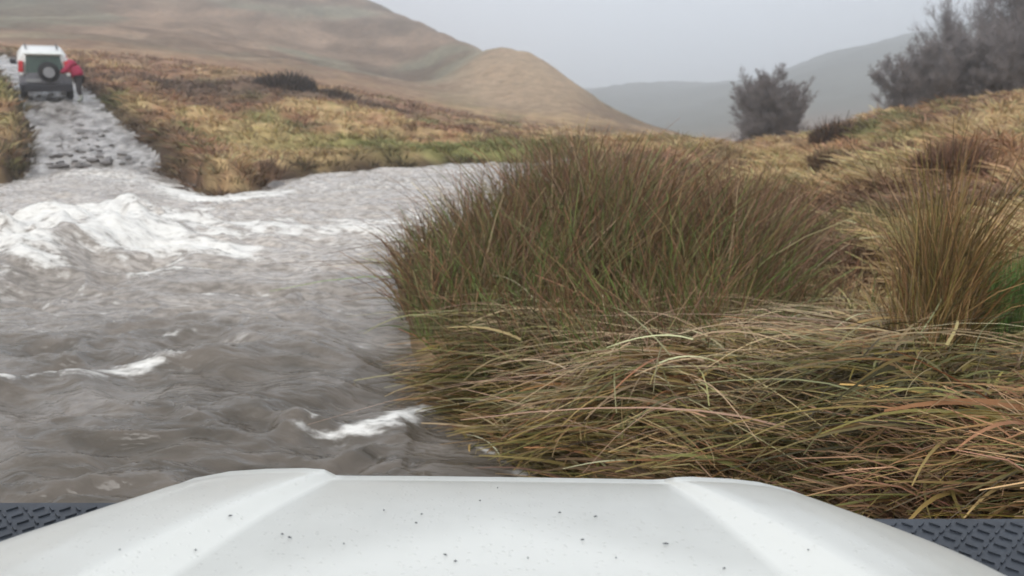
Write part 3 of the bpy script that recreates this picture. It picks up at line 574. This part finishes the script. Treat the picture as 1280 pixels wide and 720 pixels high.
def tree(name, px, py, Yd, H, Wd, stems, label, cat, seed, kids=(9, 8, 7), thick=.07, twig=.006, lo=.12, up=.5, spread=1.0, lean=0.0):
    g = np.random.default_rng(seed); cx, cy, _ = at(px, py, Yd); gz = float(ground(np.array([cx]), np.array([cy]))[0][0])
    M_ = 5; t = np.linspace(0, 1, M_)
    a = 2 * np.pi * (np.arange(stems) + g.uniform(-.3, .3, stems)) / stems; tip_r = Wd * .42 * spread * g.uniform(.35, 1, stems) * (stems > 1); tip_h = H * np.sqrt(np.maximum(.15, 1 - (tip_r / (Wd * .55)) ** 2)) * g.uniform(.82, 1.0, stems)
    tip = np.stack([np.cos(a) * tip_r + lean * tip_h, np.sin(a) * tip_r, tip_h], -1)
    P = np.stack([tip[:, None, 0] * t ** .8, tip[:, None, 1] * t ** .8, -.12 + (tip[:, None, 2] + .12) * t ** 1.1], -1) + np.cumsum(g.normal(0, .035 * H / 4, (stems, M_, 3)), 1) * (t[None, :, None] > 0)
    lens = np.full(stems, H); Rd = thick * (1 - .8 * t)[None, :] * g.uniform(.7, 1.1, (stems, 1)); trunk = tubes_np(P, Rd, 7)
    cr = []; o_ = 0
    for lv, kn in enumerate(kids):
        n = len(P); tt = g.uniform(lo if lv == 0 else .12, 1, (n, kn)); f_ = tt * (M_ - 1); i0 = np.minimum(f_.astype(int), M_ - 2); fr_ = (f_ - i0)[..., None]; rows_ = np.arange(n)[:, None]
        base = P[rows_, i0] * (1 - fr_) + P[rows_, i0 + 1] * fr_; dr = P[rows_, i0 + 1] - P[rows_, i0]; dr = dr / (np.linalg.norm(dr, axis=2, keepdims=True) + 1e-9)
        rp = (Rd[rows_, i0])
        rad_out = np.concatenate([base[..., :2] - np.array([0, 0]), np.zeros(base.shape[:2] + (1,))], 2); rad_out = rad_out / (np.linalg.norm(rad_out, axis=2, keepdims=True) + .3)
        d_ = dr * .55 + g.normal(0, .62, base.shape) + rad_out * .35 + np.array((0, 0, up * .45)); d_ /= np.linalg.norm(d_, axis=2, keepdims=True)
        ln_ = lens[:, None] * g.uniform(*((.24, .42), (.34, .6), (.5, .85))[min(lv, 2)], (n, kn)) * (1.05 - .45 * tt); base, d_, ln_, rp = base.reshape(-1, 3), d_.reshape(-1, 3), ln_.ravel(), rp.ravel()
        wig = np.cumsum(g.normal(0, .035, (len(base), M_, 3)), 1); wig -= wig[:, :1]
        P = base[:, None, :] + (d_[:, None, :] * t[None, :, None] + np.array((0, 0, up * .35)) * (t ** 2)[None, :, None] + wig) * ln_[:, None, None]
        P[..., 2] = np.maximum(P[..., 2], .03)
        r0 = np.maximum(np.minimum(rp * .6, thick * .45 / (lv + 1)), twig); Rd = np.maximum(r0[:, None] * (1 - .7 * t)[None, :], twig * .6); lens = ln_
        v_, f2 = tubes_np(P, Rd, 3); cr.append((v_, f2 + o_)); o_ += len(v_)
    root = empty(name, (cx, cy, gz)); tag(root, label, cat)
    mesh_np('trunk', trunk[0], trunk[1], M_twig, None, True, parent=root)
    mesh_np('crown', np.concatenate([c_[0] for c_ in cr]), np.concatenate([c_[1] for c_ in cr]), M_twig, None, False, parent=root)
    return root
tree('bare_bush', 960, 170, 42, 3.8, 4.1, 18, 'rounded bare grey bush standing alone on the right skyline', 'bush', 3, kids=(16, 12, 11), lo=.02, thick=.045, twig=.0075)
tree('bare_bush', 1004, 158, 42, .95, 1.1, 6, 'tiny bare bush just right of the rounded grey bush', 'bush', 4, kids=(9, 7, 6), lo=.02, thick=.02, twig=.006)
tree('bare_thorn_tree', 1148, 128, 40, 3.5, 4.1, 17, 'leftmost bare thorn tree of the thicket at the upper right', 'tree', 5, kids=(18, 13, 10), lo=.02, thick=.05, twig=.009)
tree('bare_thorn_tree', 1205, 124, 41, 3.8, 4.8, 17, 'middle low bare thorn tree in the thicket under the tall birch', 'tree', 6, kids=(18, 13, 10), lo=.02, thick=.05, twig=.009)
tree('bare_thorn_tree', 1268, 120, 39, 4.3, 4.4, 12, 'dark bare thorn tree filling the right end of the thicket', 'tree', 8, kids=(18, 13, 10), lo=.02, thick=.06, twig=.0095)
tree('bare_birch', 1205, 124, 44, 6.6, 3.6, 2, 'tall thin bare birch rising above the thicket against the sky', 'tree', 9, kids=(24, 13, 11), lo=.2, thick=.08, twig=.005, up=.8)
tree('bare_birch', 1275, 120, 43, 8.0, 5.0, 2, 'taller darker bare birch at the right edge of the thicket', 'tree', 10, kids=(28, 15, 12), lo=.15, thick=.11, twig=.006, up=.7)

# ------------------------------------------------------------------ parked four-wheel drive on the track
M_white = plain('cream_white_paint', (.72, .72, .68), .3, coat=.5, noise=.05)
M_grey = plain('silver_grey_paint', (.20, .20, .22), .4, coat=.3, noise=.15)
M_plast = plain('dark_plastic', (.030, .030, .036), .6, noise=.2)
M_rub = plain('tyre_rubber', (.02, .02, .022), .8, noise=.2)
M_glass = plain('tinted_window_glass', (.055, .10, .085), .08, spec=.8, noise=.1)
M_red = plain('red_lamp_lens', (.62, .05, .06), .25, noise=.1)
M_clear = plain('clear_lamp_lens', (.75, .72, .70), .2, noise=.05)
M_steel = plain('wheel_alloy', (.42, .43, .45), .35, metal=.6)
M_plate = plain('pale_number_plate', (.34, .34, .34), .5)
cx, cy, cz = at(61, 127, 28.6)
HEAD = R(30.5)
gz0 = float(ground(np.array([cx]), np.array([cy]))[0][0])
fx, fy = cx - 2.6 * math.sin(HEAD), cy + 2.6 * math.cos(HEAD); gz1 = float(ground(np.array([fx]), np.array([fy]))[0][0])
slope = math.atan2(gz1 - gz0, 2.6)
suv = empty('parked_car', (cx, cy, gz0 + .01), (0, 0, HEAD)); suv.rotation_euler = Matrix.Rotation(HEAD, 3, 'Z').to_euler()
suv.rotation_euler = (Matrix.Rotation(HEAD, 3, 'Z') @ Matrix.Rotation(slope, 3, 'X')).to_euler()
suv.scale = (.88, .9, .89)
tag(suv, 'cream and grey off-road car parked on the wet track, spare wheel on its tailgate', 'car')
# local frame: rear axle near y=0.75, forward +y, rear face at y=-0.0
def loft(secs):
    bm = bmesh.new(); rows = [[bm.verts.new(p) for p in s] for s in secs]; n = len(secs[0])
    for a, b in zip(rows[:-1], rows[1:]):
        for j in range(n): bm.faces.new((a[j], a[(j + 1) % n], b[(j + 1) % n], b[j]))
    bm.faces.new(rows[0]); bm.faces.new(rows[-1][::-1]); return bm
def sec(y, zb, zt, wb, wt, r=.08):
    w1, w2 = wb / 2, wt / 2
    return [(-w1 + r, y, zb), (w1 - r, y, zb), (w1, y, zb + r), (w1, y, (zb + zt) * .55), (w2, y, zt - r), (w2 - r, y, zt), (-w2 + r, y, zt), (-w2, y, zt - r), (-w1, y, (zb + zt) * .55), (-w1, y, zb + r)]
bm = loft([sec(.02, .55, 1.05, 1.72, 1.70), sec(.10, .42, 1.10, 1.82, 1.76), sec(1.5, .40, 1.12, 1.84, 1.78), sec(3.1, .40, 1.10, 1.84, 1.76), sec(4.1, .42, 1.02, 1.80, 1.66), sec(4.35, .5, .92, 1.66, 1.5)])
obj('lower_body', bm, M_grey, suv, True)
bm = loft([[(x * 1, y, z) for x, y, z in sec(.03, 1.0, 1.80, 1.70, 1.36, .07)], sec(.30, 1.0, 1.90, 1.74, 1.42, .07), sec(1.4, 1.0, 1.94, 1.76, 1.44, .07), sec(2.3, 1.0, 1.90, 1.74, 1.38, .07), sec(3.05, 1.0, 1.16, 1.70, 1.5, .05)])
body = obj('upper_body', bm, M_white, suv, True)
bm = bmesh.new(); box(bm, (0, .02, 1.00), (1.22, .06, .62), bevel=.02); obj('tailgate', bm, M_grey, suv)
bm = bmesh.new(); v = [bm.verts.new(p) for p in ((-.66, .012, 1.12), (.66, .012, 1.12), (.57, .05, 1.74), (-.57, .05, 1.74))]; bm.faces.new(v)
r_e = bmesh.ops.extrude_face_region(bm, geom=bm.faces[:]); bmesh.ops.translate(bm, vec=(0, -.035, 0), verts=[g for g in r_e['geom'] if isinstance(g, bmesh.types.BMVert)])
rw = obj('rear_window', bm, M_glass, suv)
bm = bmesh.new(); box(bm, (0, -.035, 1.82), (1.30, .16, .05), bevel=.02); obj('roof_spoiler', bm, M_white, suv)
bm = bmesh.new(); box(bm, (0, -.06, .56), (1.80, .26, .30), bevel=.06); bp = obj('rear_bumper', bm, M_plast, suv)
bm = bmesh.new(); box(bm, (-.42, -.05, .82), (.50, .02, .12), bevel=.004); obj('number_plate', bm, M_plate, suv)
for s in (-1, 1):
    bm = bmesh.new(); box(bm, (s * .79, -.0, 1.34), (.16, .12, .42), rot=Matrix.Rotation(R(-7 * s), 3, 'Y'), bevel=.03); tl = obj('tail_light', bm, M_red, suv, True)
    bm = bmesh.new(); box(bm, (s * .80, -.015, 1.06), (.14, .10, .12), bevel=.025); obj('reversing_lens', bm, M_clear, tl, True)
    bm = bmesh.new()
    for (y0, y1) in ((.45, 1.35), (1.45, 2.3)):
        vs = [bm.verts.new((s * (.885), y0 + .0, 1.16)), bm.verts.new((s * .885, y1 + .2, 1.16)), bm.verts.new((s * .76, y1 - .05, 1.70)), bm.verts.new((s * .76, y0 + .06, 1.70))]; bm.faces.new(vs)
    bmesh.ops.solidify(bm, geom=bm.faces[:], thickness=.02); obj('side_window', bm, M_glass, suv)
    bm = bmesh.new(); box(bm, (s * 1.04, 2.55, 1.22), (.22, .12, .20), bevel=.04); box(bm, (s * .93, 2.6, 1.15), (.16, .05, .05)); obj('wing_mirror', bm, M_plast, suv, True)
    for y in (.80, 3.40):
        bm = bmesh.new(); cyl(bm, (s * .80, y, .36), .36, .25, 'X', 36); bmesh.ops.bevel(bm, geom=[e for e in bm.edges if len(e.link_faces) == 2 and e.calc_face_angle(0) > 1], offset=.04, segments=2, affect='EDGES')
        wh = obj('wheel', bm, M_rub, suv, True); bm = bmesh.new(); cyl(bm, (s * .925, y, .36), .21, .02, 'X', 24); obj('rim', bm, M_steel, wh)
        bm = bmesh.new(); cyl(bm, (s * .885, y, .40), .46, .06, 'X', 30); bmesh.ops.delete(bm, geom=[v_ for v_ in bm.verts if v_.co.z < .40], context='VERTS')
        if bm.faces: obj('wheel_arch', bm, M_plast, suv)
        else: bm.free()
bm = bmesh.new(); cyl(bm, (.13, -.14, 1.16), .37, .22, 'Y', 36); bmesh.ops.bevel(bm, geom=[e for e in bm.edges if len(e.link_faces) == 2 and e.calc_face_angle(0) > 1], offset=.05, segments=3, affect='EDGES')
sw = obj('spare_wheel', bm, M_rub, suv, True)
bm = bmesh.new(); cyl(bm, (.13, -.26, 1.16), .20, .04, 'Y', 24); obj('rim', bm, M_steel, sw)
for s in (-1, 1):
    bm = bmesh.new(); box(bm, (s * .55, 1.3, 1.97), (.04, 1.7, .03), bevel=.008); obj('roof_rail', bm, M_plast, suv)

# ------------------------------------------------------------------ person bending beside it
M_jacket = plain('crimson_jacket', (.40, .018, .07), .7, noise=.2); M_trou = plain('dark_trousers', (.035, .03, .03), .85, noise=.2); M_skin = plain('skin', (.5, .3, .22), .6); M_boot = plain('pale_wellington', (.30, .31, .27), .5)
def skin(name, verts, edges, rad, mat, parent=None, sub=2):
    me = bpy.data.meshes.new(name); me.from_pydata(verts, edges, []); o = bpy.data.objects.new(name, me); COL.objects.link(o)
    md = o.modifiers.new('skin', 'SKIN'); 
    for i, r0 in enumerate(rad):
        rr = r0 if isinstance(r0, tuple) else (r0, r0); me.skin_vertices[0].data[i].radius = rr
    me.skin_vertices[0].data[0].use_root = True
    sb = o.modifiers.new('sub', 'SUBSURF'); sb.levels = sub; sb.render_levels = sub
    me.materials.append(mat)
    dg = bpy.context.evaluated_depsgraph_get(); m2 = bpy.data.meshes.new_from_object(o.evaluated_get(dg)); o.modifiers.clear(); o.data = m2; m2.name = name
    m2.polygons.foreach_set('use_smooth', [True] * len(m2.polygons))
    if parent: o.parent = parent
    return o
px_, py_, _ = at(99, 121, 29.1)
pg = float(ground(np.array([px_]), np.array([py_]))[0][0])
person = empty('person', (px_, py_, pg), (0, 0, HEAD)); tag(person, 'person in a crimson jacket and dark trousers stooping beside the parked car', 'person')
# local: x right of the car; leans to -x (towards the car) ; body skin root at pelvis
jv = [(0.05, 0, .88), (0.0, 0, 1.02), (-.10, .02, 1.20), (-.20, .03, 1.34), (-.27, .04, 1.41), (-.34, .05, 1.50), (-.36, .05, 1.57),
      (-.17, .20, 1.32), (-.28, .25, 1.10), (-.46, .22, .98), (-.54, .21, .96), (-.17, -.16, 1.32), (-.30, -.20, 1.10), (-.50, -.16, 1.00), (-.58, -.15, .98),
      (.06, .10, .80), (.02, .12, .46), (.08, .12, .10), (.00, .12, .05), (.06, -.10, .80), (.0, -.12, .46), (.06, -.13, .10), (-.06, -.13, .05)]
je = [(0, 1), (1, 2), (2, 3), (3, 4), (4, 5), (5, 6), (3, 7), (7, 8), (8, 9), (9, 10), (3, 11), (11, 12), (12, 13), (13, 14), (0, 15), (15, 16), (16, 17), (17, 18), (0, 19), (19, 20), (20, 21), (21, 22)]
jr = [.12, .12, .12, .11, .07, .10, .085, .075, .055, .04, .035, .075, .055, .04, .035, .10, .07, .05, .05, .10, .07, .05, .05]
bd_ = skin('body', jv, je, jr, M_skin, person)
jk = skin('jacket', [(.05, 0, .84), (0.0, 0, 1.02), (-.10, .02, 1.20), (-.20, .03, 1.34), (-.26, .04, 1.40), (-.17, .21, 1.32), (-.28, .26, 1.10), (-.45, .22, .985), (-.17, -.17, 1.32), (-.30, -.21, 1.10), (-.49, -.16, 1.005)],
          [(0, 1), (1, 2), (2, 3), (3, 4), (3, 5), (5, 6), (6, 7), (3, 8), (8, 9), (9, 10)], [.25, .24, .26, .24, .12, .13, .10, .07, .13, .10, .07], M_jacket, person)
hd = skin('hood', [(-.29, .04, 1.43), (-.33, .05, 1.51), (-.34, .05, 1.58)], [(0, 1), (1, 2)], [.10, .125, .11], M_jacket, person)
tp = skin('trousers', [(0.05, 0, .88), (.06, .10, .80), (.02, .12, .46), (.075, .12, .2), (.06, -.10, .80), (.0, -.12, .46), (.055, -.13, .2)], [(0, 1), (1, 2), (2, 3), (0, 4), (4, 5), (5, 6)], [.165, .12, .088, .075, .12, .088, .075], M_trou, person)
for s, x0, y0 in ((1, .078, .12), (-1, .058, -.13)):
    skin('boot', [(x0, y0, .30), (x0, y0, .08), (x0 - .16, y0, .045)], [(0, 1), (1, 2)], [.075, .065, .05], M_boot, person)

# ------------------------------------------------------------------ the car we look out of: bonnet, wings, front
def hp(px, py, h): dx, dy, dz = ray(px, py); k_ = h / -dz; return Vector((dx * k_, dy * k_, CAMZ - h))
def bonnet_mat():
    m, t, b = newmat('white_bonnet_paint'); nd, lk = t.nodes, t.links
    tc = nd.new('ShaderNodeTexCoord'); n = nd.new('ShaderNodeTexNoise'); n.inputs['Scale'].default_value = 5; n.inputs['Detail'].default_value = 9; n.inputs['Roughness'].default_value = .7; lk.new(tc.outputs['Object'], n.inputs['Vector'])
    mr = nd.new('ShaderNodeMapRange'); mr.inputs[1].default_value = .35; mr.inputs[2].default_value = .7; lk.new(n.outputs['Fac'], mr.inputs[0])
    mi = nd.new('ShaderNodeMix'); mi.data_type = 'RGBA'; mi.inputs[6].default_value = (.70, .70, .65, 1); mi.inputs[7].default_value = (.50, .50, .46, 1); ga = nd.new('ShaderNodeAttribute'); ga.attribute_name = 'panel_shade'; gm = nd.new('ShaderNodeMath'); gm.operation = 'MULTIPLY_ADD'; lk.new(mr.outputs[0], gm.inputs[0]); gm.inputs[1].default_value = .30; gm.inputs[2].default_value = .62; gx_ = nd.new('ShaderNodeMath'); gx_.operation = 'MULTIPLY'; gx_.use_clamp = True; lk.new(gm.outputs[0], gx_.inputs[0]); lk.new(ga.outputs['Fac'], gx_.inputs[1]); lk.new(gx_.outputs[0], mi.inputs[0]); lk.new(mi.outputs[2], b.inputs['Base Color'])
    b.inputs['Roughness'].default_value = .38; b.inputs['Coat Weight'].default_value = .35; b.inputs['Coat Roughness'].default_value = .12
    vo = nd.new('ShaderNodeTexVoronoi'); vo.inputs['Scale'].default_value = 95; lk.new(tc.outputs['Object'], vo.inputs['Vector'])
    dr = nd.new('ShaderNodeMapRange'); dr.inputs[1].default_value = .0; dr.inputs[2].default_value = .34; dr.inputs[3].default_value = 1; dr.inputs[4].default_value = 0; lk.new(vo.outputs['Distance'], dr.inputs[0])
    sg = nd.new('ShaderNodeMath'); sg.operation = 'GREATER_THAN'; sg.inputs[1].default_value = .62; sp_ = nd.new('ShaderNodeSeparateColor'); lk.new(vo.outputs['Color'], sp_.inputs[0]); lk.new(sp_.outputs[0], sg.inputs[0])
    mu = nd.new('ShaderNodeMath'); mu.operation = 'MULTIPLY'; lk.new(dr.outputs[0], mu.inputs[0]); lk.new(sg.outputs[0], mu.inputs[1])
    bp_ = nd.new('ShaderNodeBump'); bp_.inputs['Strength'].default_value = .45; bp_.inputs['Distance'].default_value = .003; lk.new(mu.outputs[0], bp_.inputs['Height']); lk.new(bp_.outputs[0], b.inputs['Normal'])
    return m
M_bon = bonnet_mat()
own = empty('off_road_vehicle', (0, .9, 0)); tag(own, 'white bonnet and black chequer plate wings of the vehicle wading the ford', 'off-road car')
# columns: front pixel + depth below the eye, then a rear pixel + depth
cols_ = [((176, 627), .765, (-140, 735), .70), ((205, 614), .758, (-95, 728), .685), ((240, 601), .752, (-50, 724), .672), ((285, 592.5), .746, (0, 722), .66), ((330, 589.5), .742, (45, 721), .655),
         ((378, 588.5), .740, (92, 720), .65), ((402, 590), .742, (112, 720), .651), ((418, 597.5), .764, (212, 720), .680), ((430, 598), .768, (232, 720), .684), ((520, 598.5), .768, (420, 720), .683), ((640, 600), .768, (610, 720), .682), ((740, 601.5), .768, (800, 720), .683),
         ((818, 603), .768, (965, 720), .684), ((832, 602.5), .764, (985, 720), .680), ((846, 600), .742, (1080, 720), .651), ((866, 599.5), .740, (1105, 720), .65), ((915, 602), .744, (1150, 720), .655), ((950, 606), .748, (1190, 722), .665), ((990, 616), .755, (1225, 726), .68),
         ((1035, 633), .762, (1262, 733), .70), ((1082, 652), .770, (1300, 745), .72)]
NR = 26; rows = []
KC = 4
panel_shade_c = [.75, .78, .8, .8, .75, .62, .06, .0, .95, 1, 1, 1, .95, .0, .06, .62, .75, .8, .8, .78, .75]  # ridge strips painted paler where they catch light, panels darker
F3_ = [hp(*a, h) for a, h, _, _ in cols_]; B3_ = [hp(*b_, h) for _, _, b_, h in cols_]
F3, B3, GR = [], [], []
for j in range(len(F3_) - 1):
    for q in range(KC): F3.append(F3_[j].lerp(F3_[j + 1], q / KC)); B3.append(B3_[j].lerp(B3_[j + 1], q / KC)); GR.append(panel_shade_c[j] * (1 - q / KC) + panel_shade_c[j + 1] * q / KC)
F3.append(F3_[-1]); B3.append(B3_[-1]); GR.append(panel_shade_c[-1])
sidepull = [0] * len(cols_)
for j, (a, b_) in enumerate(zip(F3, B3)):
    lst = []
    # nose roll-over
    for k_ in range(5):
        t = k_ / 5; lst.append(a + Vector((0, .055 * math.cos(t * math.pi / 2) - .004, -.10 * (1 - math.sin(t * math.pi / 2)))))
    e = b_ - a
    for k_ in range(NR + 1):
        t = k_ / NR * 1.75; p = a + e * t; p.z += .010 * math.sin(min(t, 1) * math.pi) - .006 * (1 - min(1, t * 8)) ** 2
        lst.append(p)
    rows.append(lst)
# side skirts rolling down to the wings
def skirt(lst, s): return [[p + Vector((s * dx, -.02 * k_, dz)) for p in lst] for k_, (dx, dz) in enumerate(((.012, -.008), (.024, -.03), (.028, -.075)))]
left = skirt(rows[0], -1)[::-1]; right = skirt(rows[-1], 1); allr = left + rows + right
bm = bmesh.new(); vv = [[bm.verts.new(p - Vector((0, .9, 0))) for p in l_] for l_ in allr]
for a, b_ in zip(vv[:-1], vv[1:]):
    for i in range(len(a) - 1): bm.faces.new((a[i], b_[i], b_[i + 1], a[i + 1]))
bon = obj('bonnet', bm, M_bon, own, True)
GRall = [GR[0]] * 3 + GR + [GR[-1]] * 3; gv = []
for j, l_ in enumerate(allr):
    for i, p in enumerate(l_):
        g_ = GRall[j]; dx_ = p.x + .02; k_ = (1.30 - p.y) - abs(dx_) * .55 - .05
        if abs(p.x) < .42: g_ *= 1 - .85 * max(0, min(1, (k_ + .02) / .10))  # V-shaped sky reflection painted paler into the centre panel
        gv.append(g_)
ga = bon.data.attributes.new('panel_shade', 'FLOAT', 'POINT'); ga.data.foreach_set('value', gv)
sdm = bon.modifiers.new('thickness', 'SOLIDIFY'); sdm.thickness = .004; sdm.offset = 1
# wings with raised chequer pattern
M_wing = plain('black_chequer_plate', (.030, .036, .046), .5, metal=.1, noise=.3, nscale=9)
M_bodyp = plain('white_body_paint', (.76, .77, .76), .4, coat=.3)
def wing(s, xin, xout, yf, yb, z):
    bm = bmesh.new(); prof = [(xin, 0), (xout - .05, 0), (xout - .012, -.015), (xout, -.05), (xout, -.10)]
    ys = [yf + .035, yf + .028, yf, yb]; dz = [-.09, -.02, 0, .03]
    g = [[bm.verts.new((s * x, y - .9, z + h + d_)) for x, h in prof] for y, d_ in zip(ys, dz)]
    for a, b_ in zip(g[:-1], g[1:]):
        for i in range(len(prof) - 1): bm.faces.new((a[i], a[i + 1], b_[i + 1], b_[i]))
    o = obj('wing', bm, M_wing, own, False)
    tb = bmesh.new(); st = .026; iy = 0; y = yb
    while y < yf - .02:
        x = xin + (iy % 2) * 0; ix = 0
        while x < xout - .04:
            a_ = R(45 if (ix + iy) % 2 else -45); zz = z + .03 * (yf - y) / (yf - yb) + .0022
            box(tb, (s * x, y - .9, zz), (.020, .0035, .003), rot=Matrix.Rotation(a_, 3, 'Z')); x += st; ix += 1
        y += st; iy += 1
    obj('tread_pattern', tb, M_wing, o); return o
ZW = CAMZ - .80
wing(-1, .62, 1.12, 1.455, .62, ZW); wing(1, .52, 1.08, 1.40, .62, ZW - .004)
bm = bmesh.new(); box(bm, (-.07, 1.40 - .9, .72), (1.36, .06, .60), bevel=.02); obj('front_panel', bm, M_bodyp, own)
bm = bmesh.new()
for k_ in range(7): box(bm, (-.07, 1.44 - .9, .52 + .07 * k_), (.8, .03, .035))
obj('grille', bm, M_plast, own)
for s in (-1, 1):
    bm = bmesh.new(); cyl(bm, (-.04 + s * .62, 1.445 - .9, .78), .1, .06, 'Y', 28); obj('headlight', bm, M_clear, own, True)
    bm = bmesh.new(); box(bm, (s * 1.06 - (.0 if s > 0 else .035), .98 - .9, .72), (.05, .85, .56), bevel=.012); obj('wing_side', bm, M_bodyp, own)
    bm = bmesh.new(); cyl(bm, (s * .92, .95 - .9, .30), .42, .26, 'X', 40); obj('wheel', bm, M_rub, own, True)
bm = bmesh.new(); box(bm, (-.02, 1.52 - .9, .38), (1.9, .14, .16), bevel=.02); obj('front_bumper', bm, M_plast, own)
# mud flecks and leaf scraps stuck on the bonnet
M_fleck = plain('mud_fleck', (.05, .055, .06), .8)
def onbon(px, py):
    xs = [cx_[0][0] for cx_ in cols_]; best = None
    dx, dy, dz = ray(px, py); d = Vector((dx, dy, dz)).normalized(); return d
deps = bpy.context.evaluated_depsgraph_get()
bpy.context.view_layer.update()
for (px, py, l_, a_) in ((288, 647, .014, 20), (353, 670, .012, -10), (362, 674, .016, -25), (520, 656, .010, 10), (527, 645, .008, 50), (557, 696, .016, -30), (569, 704, .014, 15), (430, 682, .006, 0), (700, 643, .012, 0), (744, 648, .020, 3), (832, 682, .020, 2), (728, 677, .012, 8), (905, 713, .012, 60), (622, 612, .006, 0), (600, 628, .007, 40), (660, 700, .006, 0), (480, 640, .006, 0), (1010, 690, .008, 30), (245, 690, .008, 0), (150, 690, .006, 10), (770, 700, .006, 10)):
    d = onbon(px, py); ok, loc, nrm, _ = bon.ray_cast(Vector((0, -.9, CAMZ)), d)
    if not ok: continue
    bm = bmesh.new(); n_v = 7; rf = random.Random(px); A = R(a_)
    ring = []
    for q in range(n_v):
        an = 2 * math.pi * q / n_v; rr_ = rf.uniform(.55, 1); u_, v_ = math.cos(an) * rr_ * l_ * .32, math.sin(an) * rr_ * .0022
        ring.append((u_ * math.cos(A) - v_ * math.sin(A), u_ * math.sin(A) + v_ * math.cos(A)))
    lo_ = [bm.verts.new((x_, y_, -.001)) for x_, y_ in ring]; tp_ = bm.verts.new((0, 0, .0012)); bm.faces.new(lo_[::-1])
    for q in range(n_v): bm.faces.new((lo_[q], lo_[(q + 1) % n_v], tp_))
    o = obj('mud_fleck', bm, M_fleck, own); o.location = loc + Vector((0, 0, .0045))

# ------------------------------------------------------------------ haze
m = bpy.data.materials.new('rain_haze'); m.use_nodes = True; t = m.node_tree; t.nodes.clear()
o_ = t.nodes.new('ShaderNodeOutputMaterial'); pv = t.nodes.new('ShaderNodeVolumePrincipled'); pv.inputs['Density'].default_value = .0024; pv.inputs['Color'].default_value = (.955, .975, 1.0, 1); pv.inputs['Anisotropy'].default_value = .75
t.links.new(pv.outputs[0], o_.inputs['Volume'])
zmin, zmax = float(V[:, 2].min()), float(V[:, 2].max())
bm = bmesh.new(); S_ = 2060; box(bm, (0, 0, (zmin - 1 + zmax + 6) / 2), (S_, S_, zmax + 6 - zmin + 1)); hz = obj('haze', bm, m); tag(hz, 'thin grey rain haze lying over the valley', 'haze', kind='stuff')
print('terrain z', zmin, zmax, 'suv', tuple(suv.location), 'slope', math.degrees(slope))
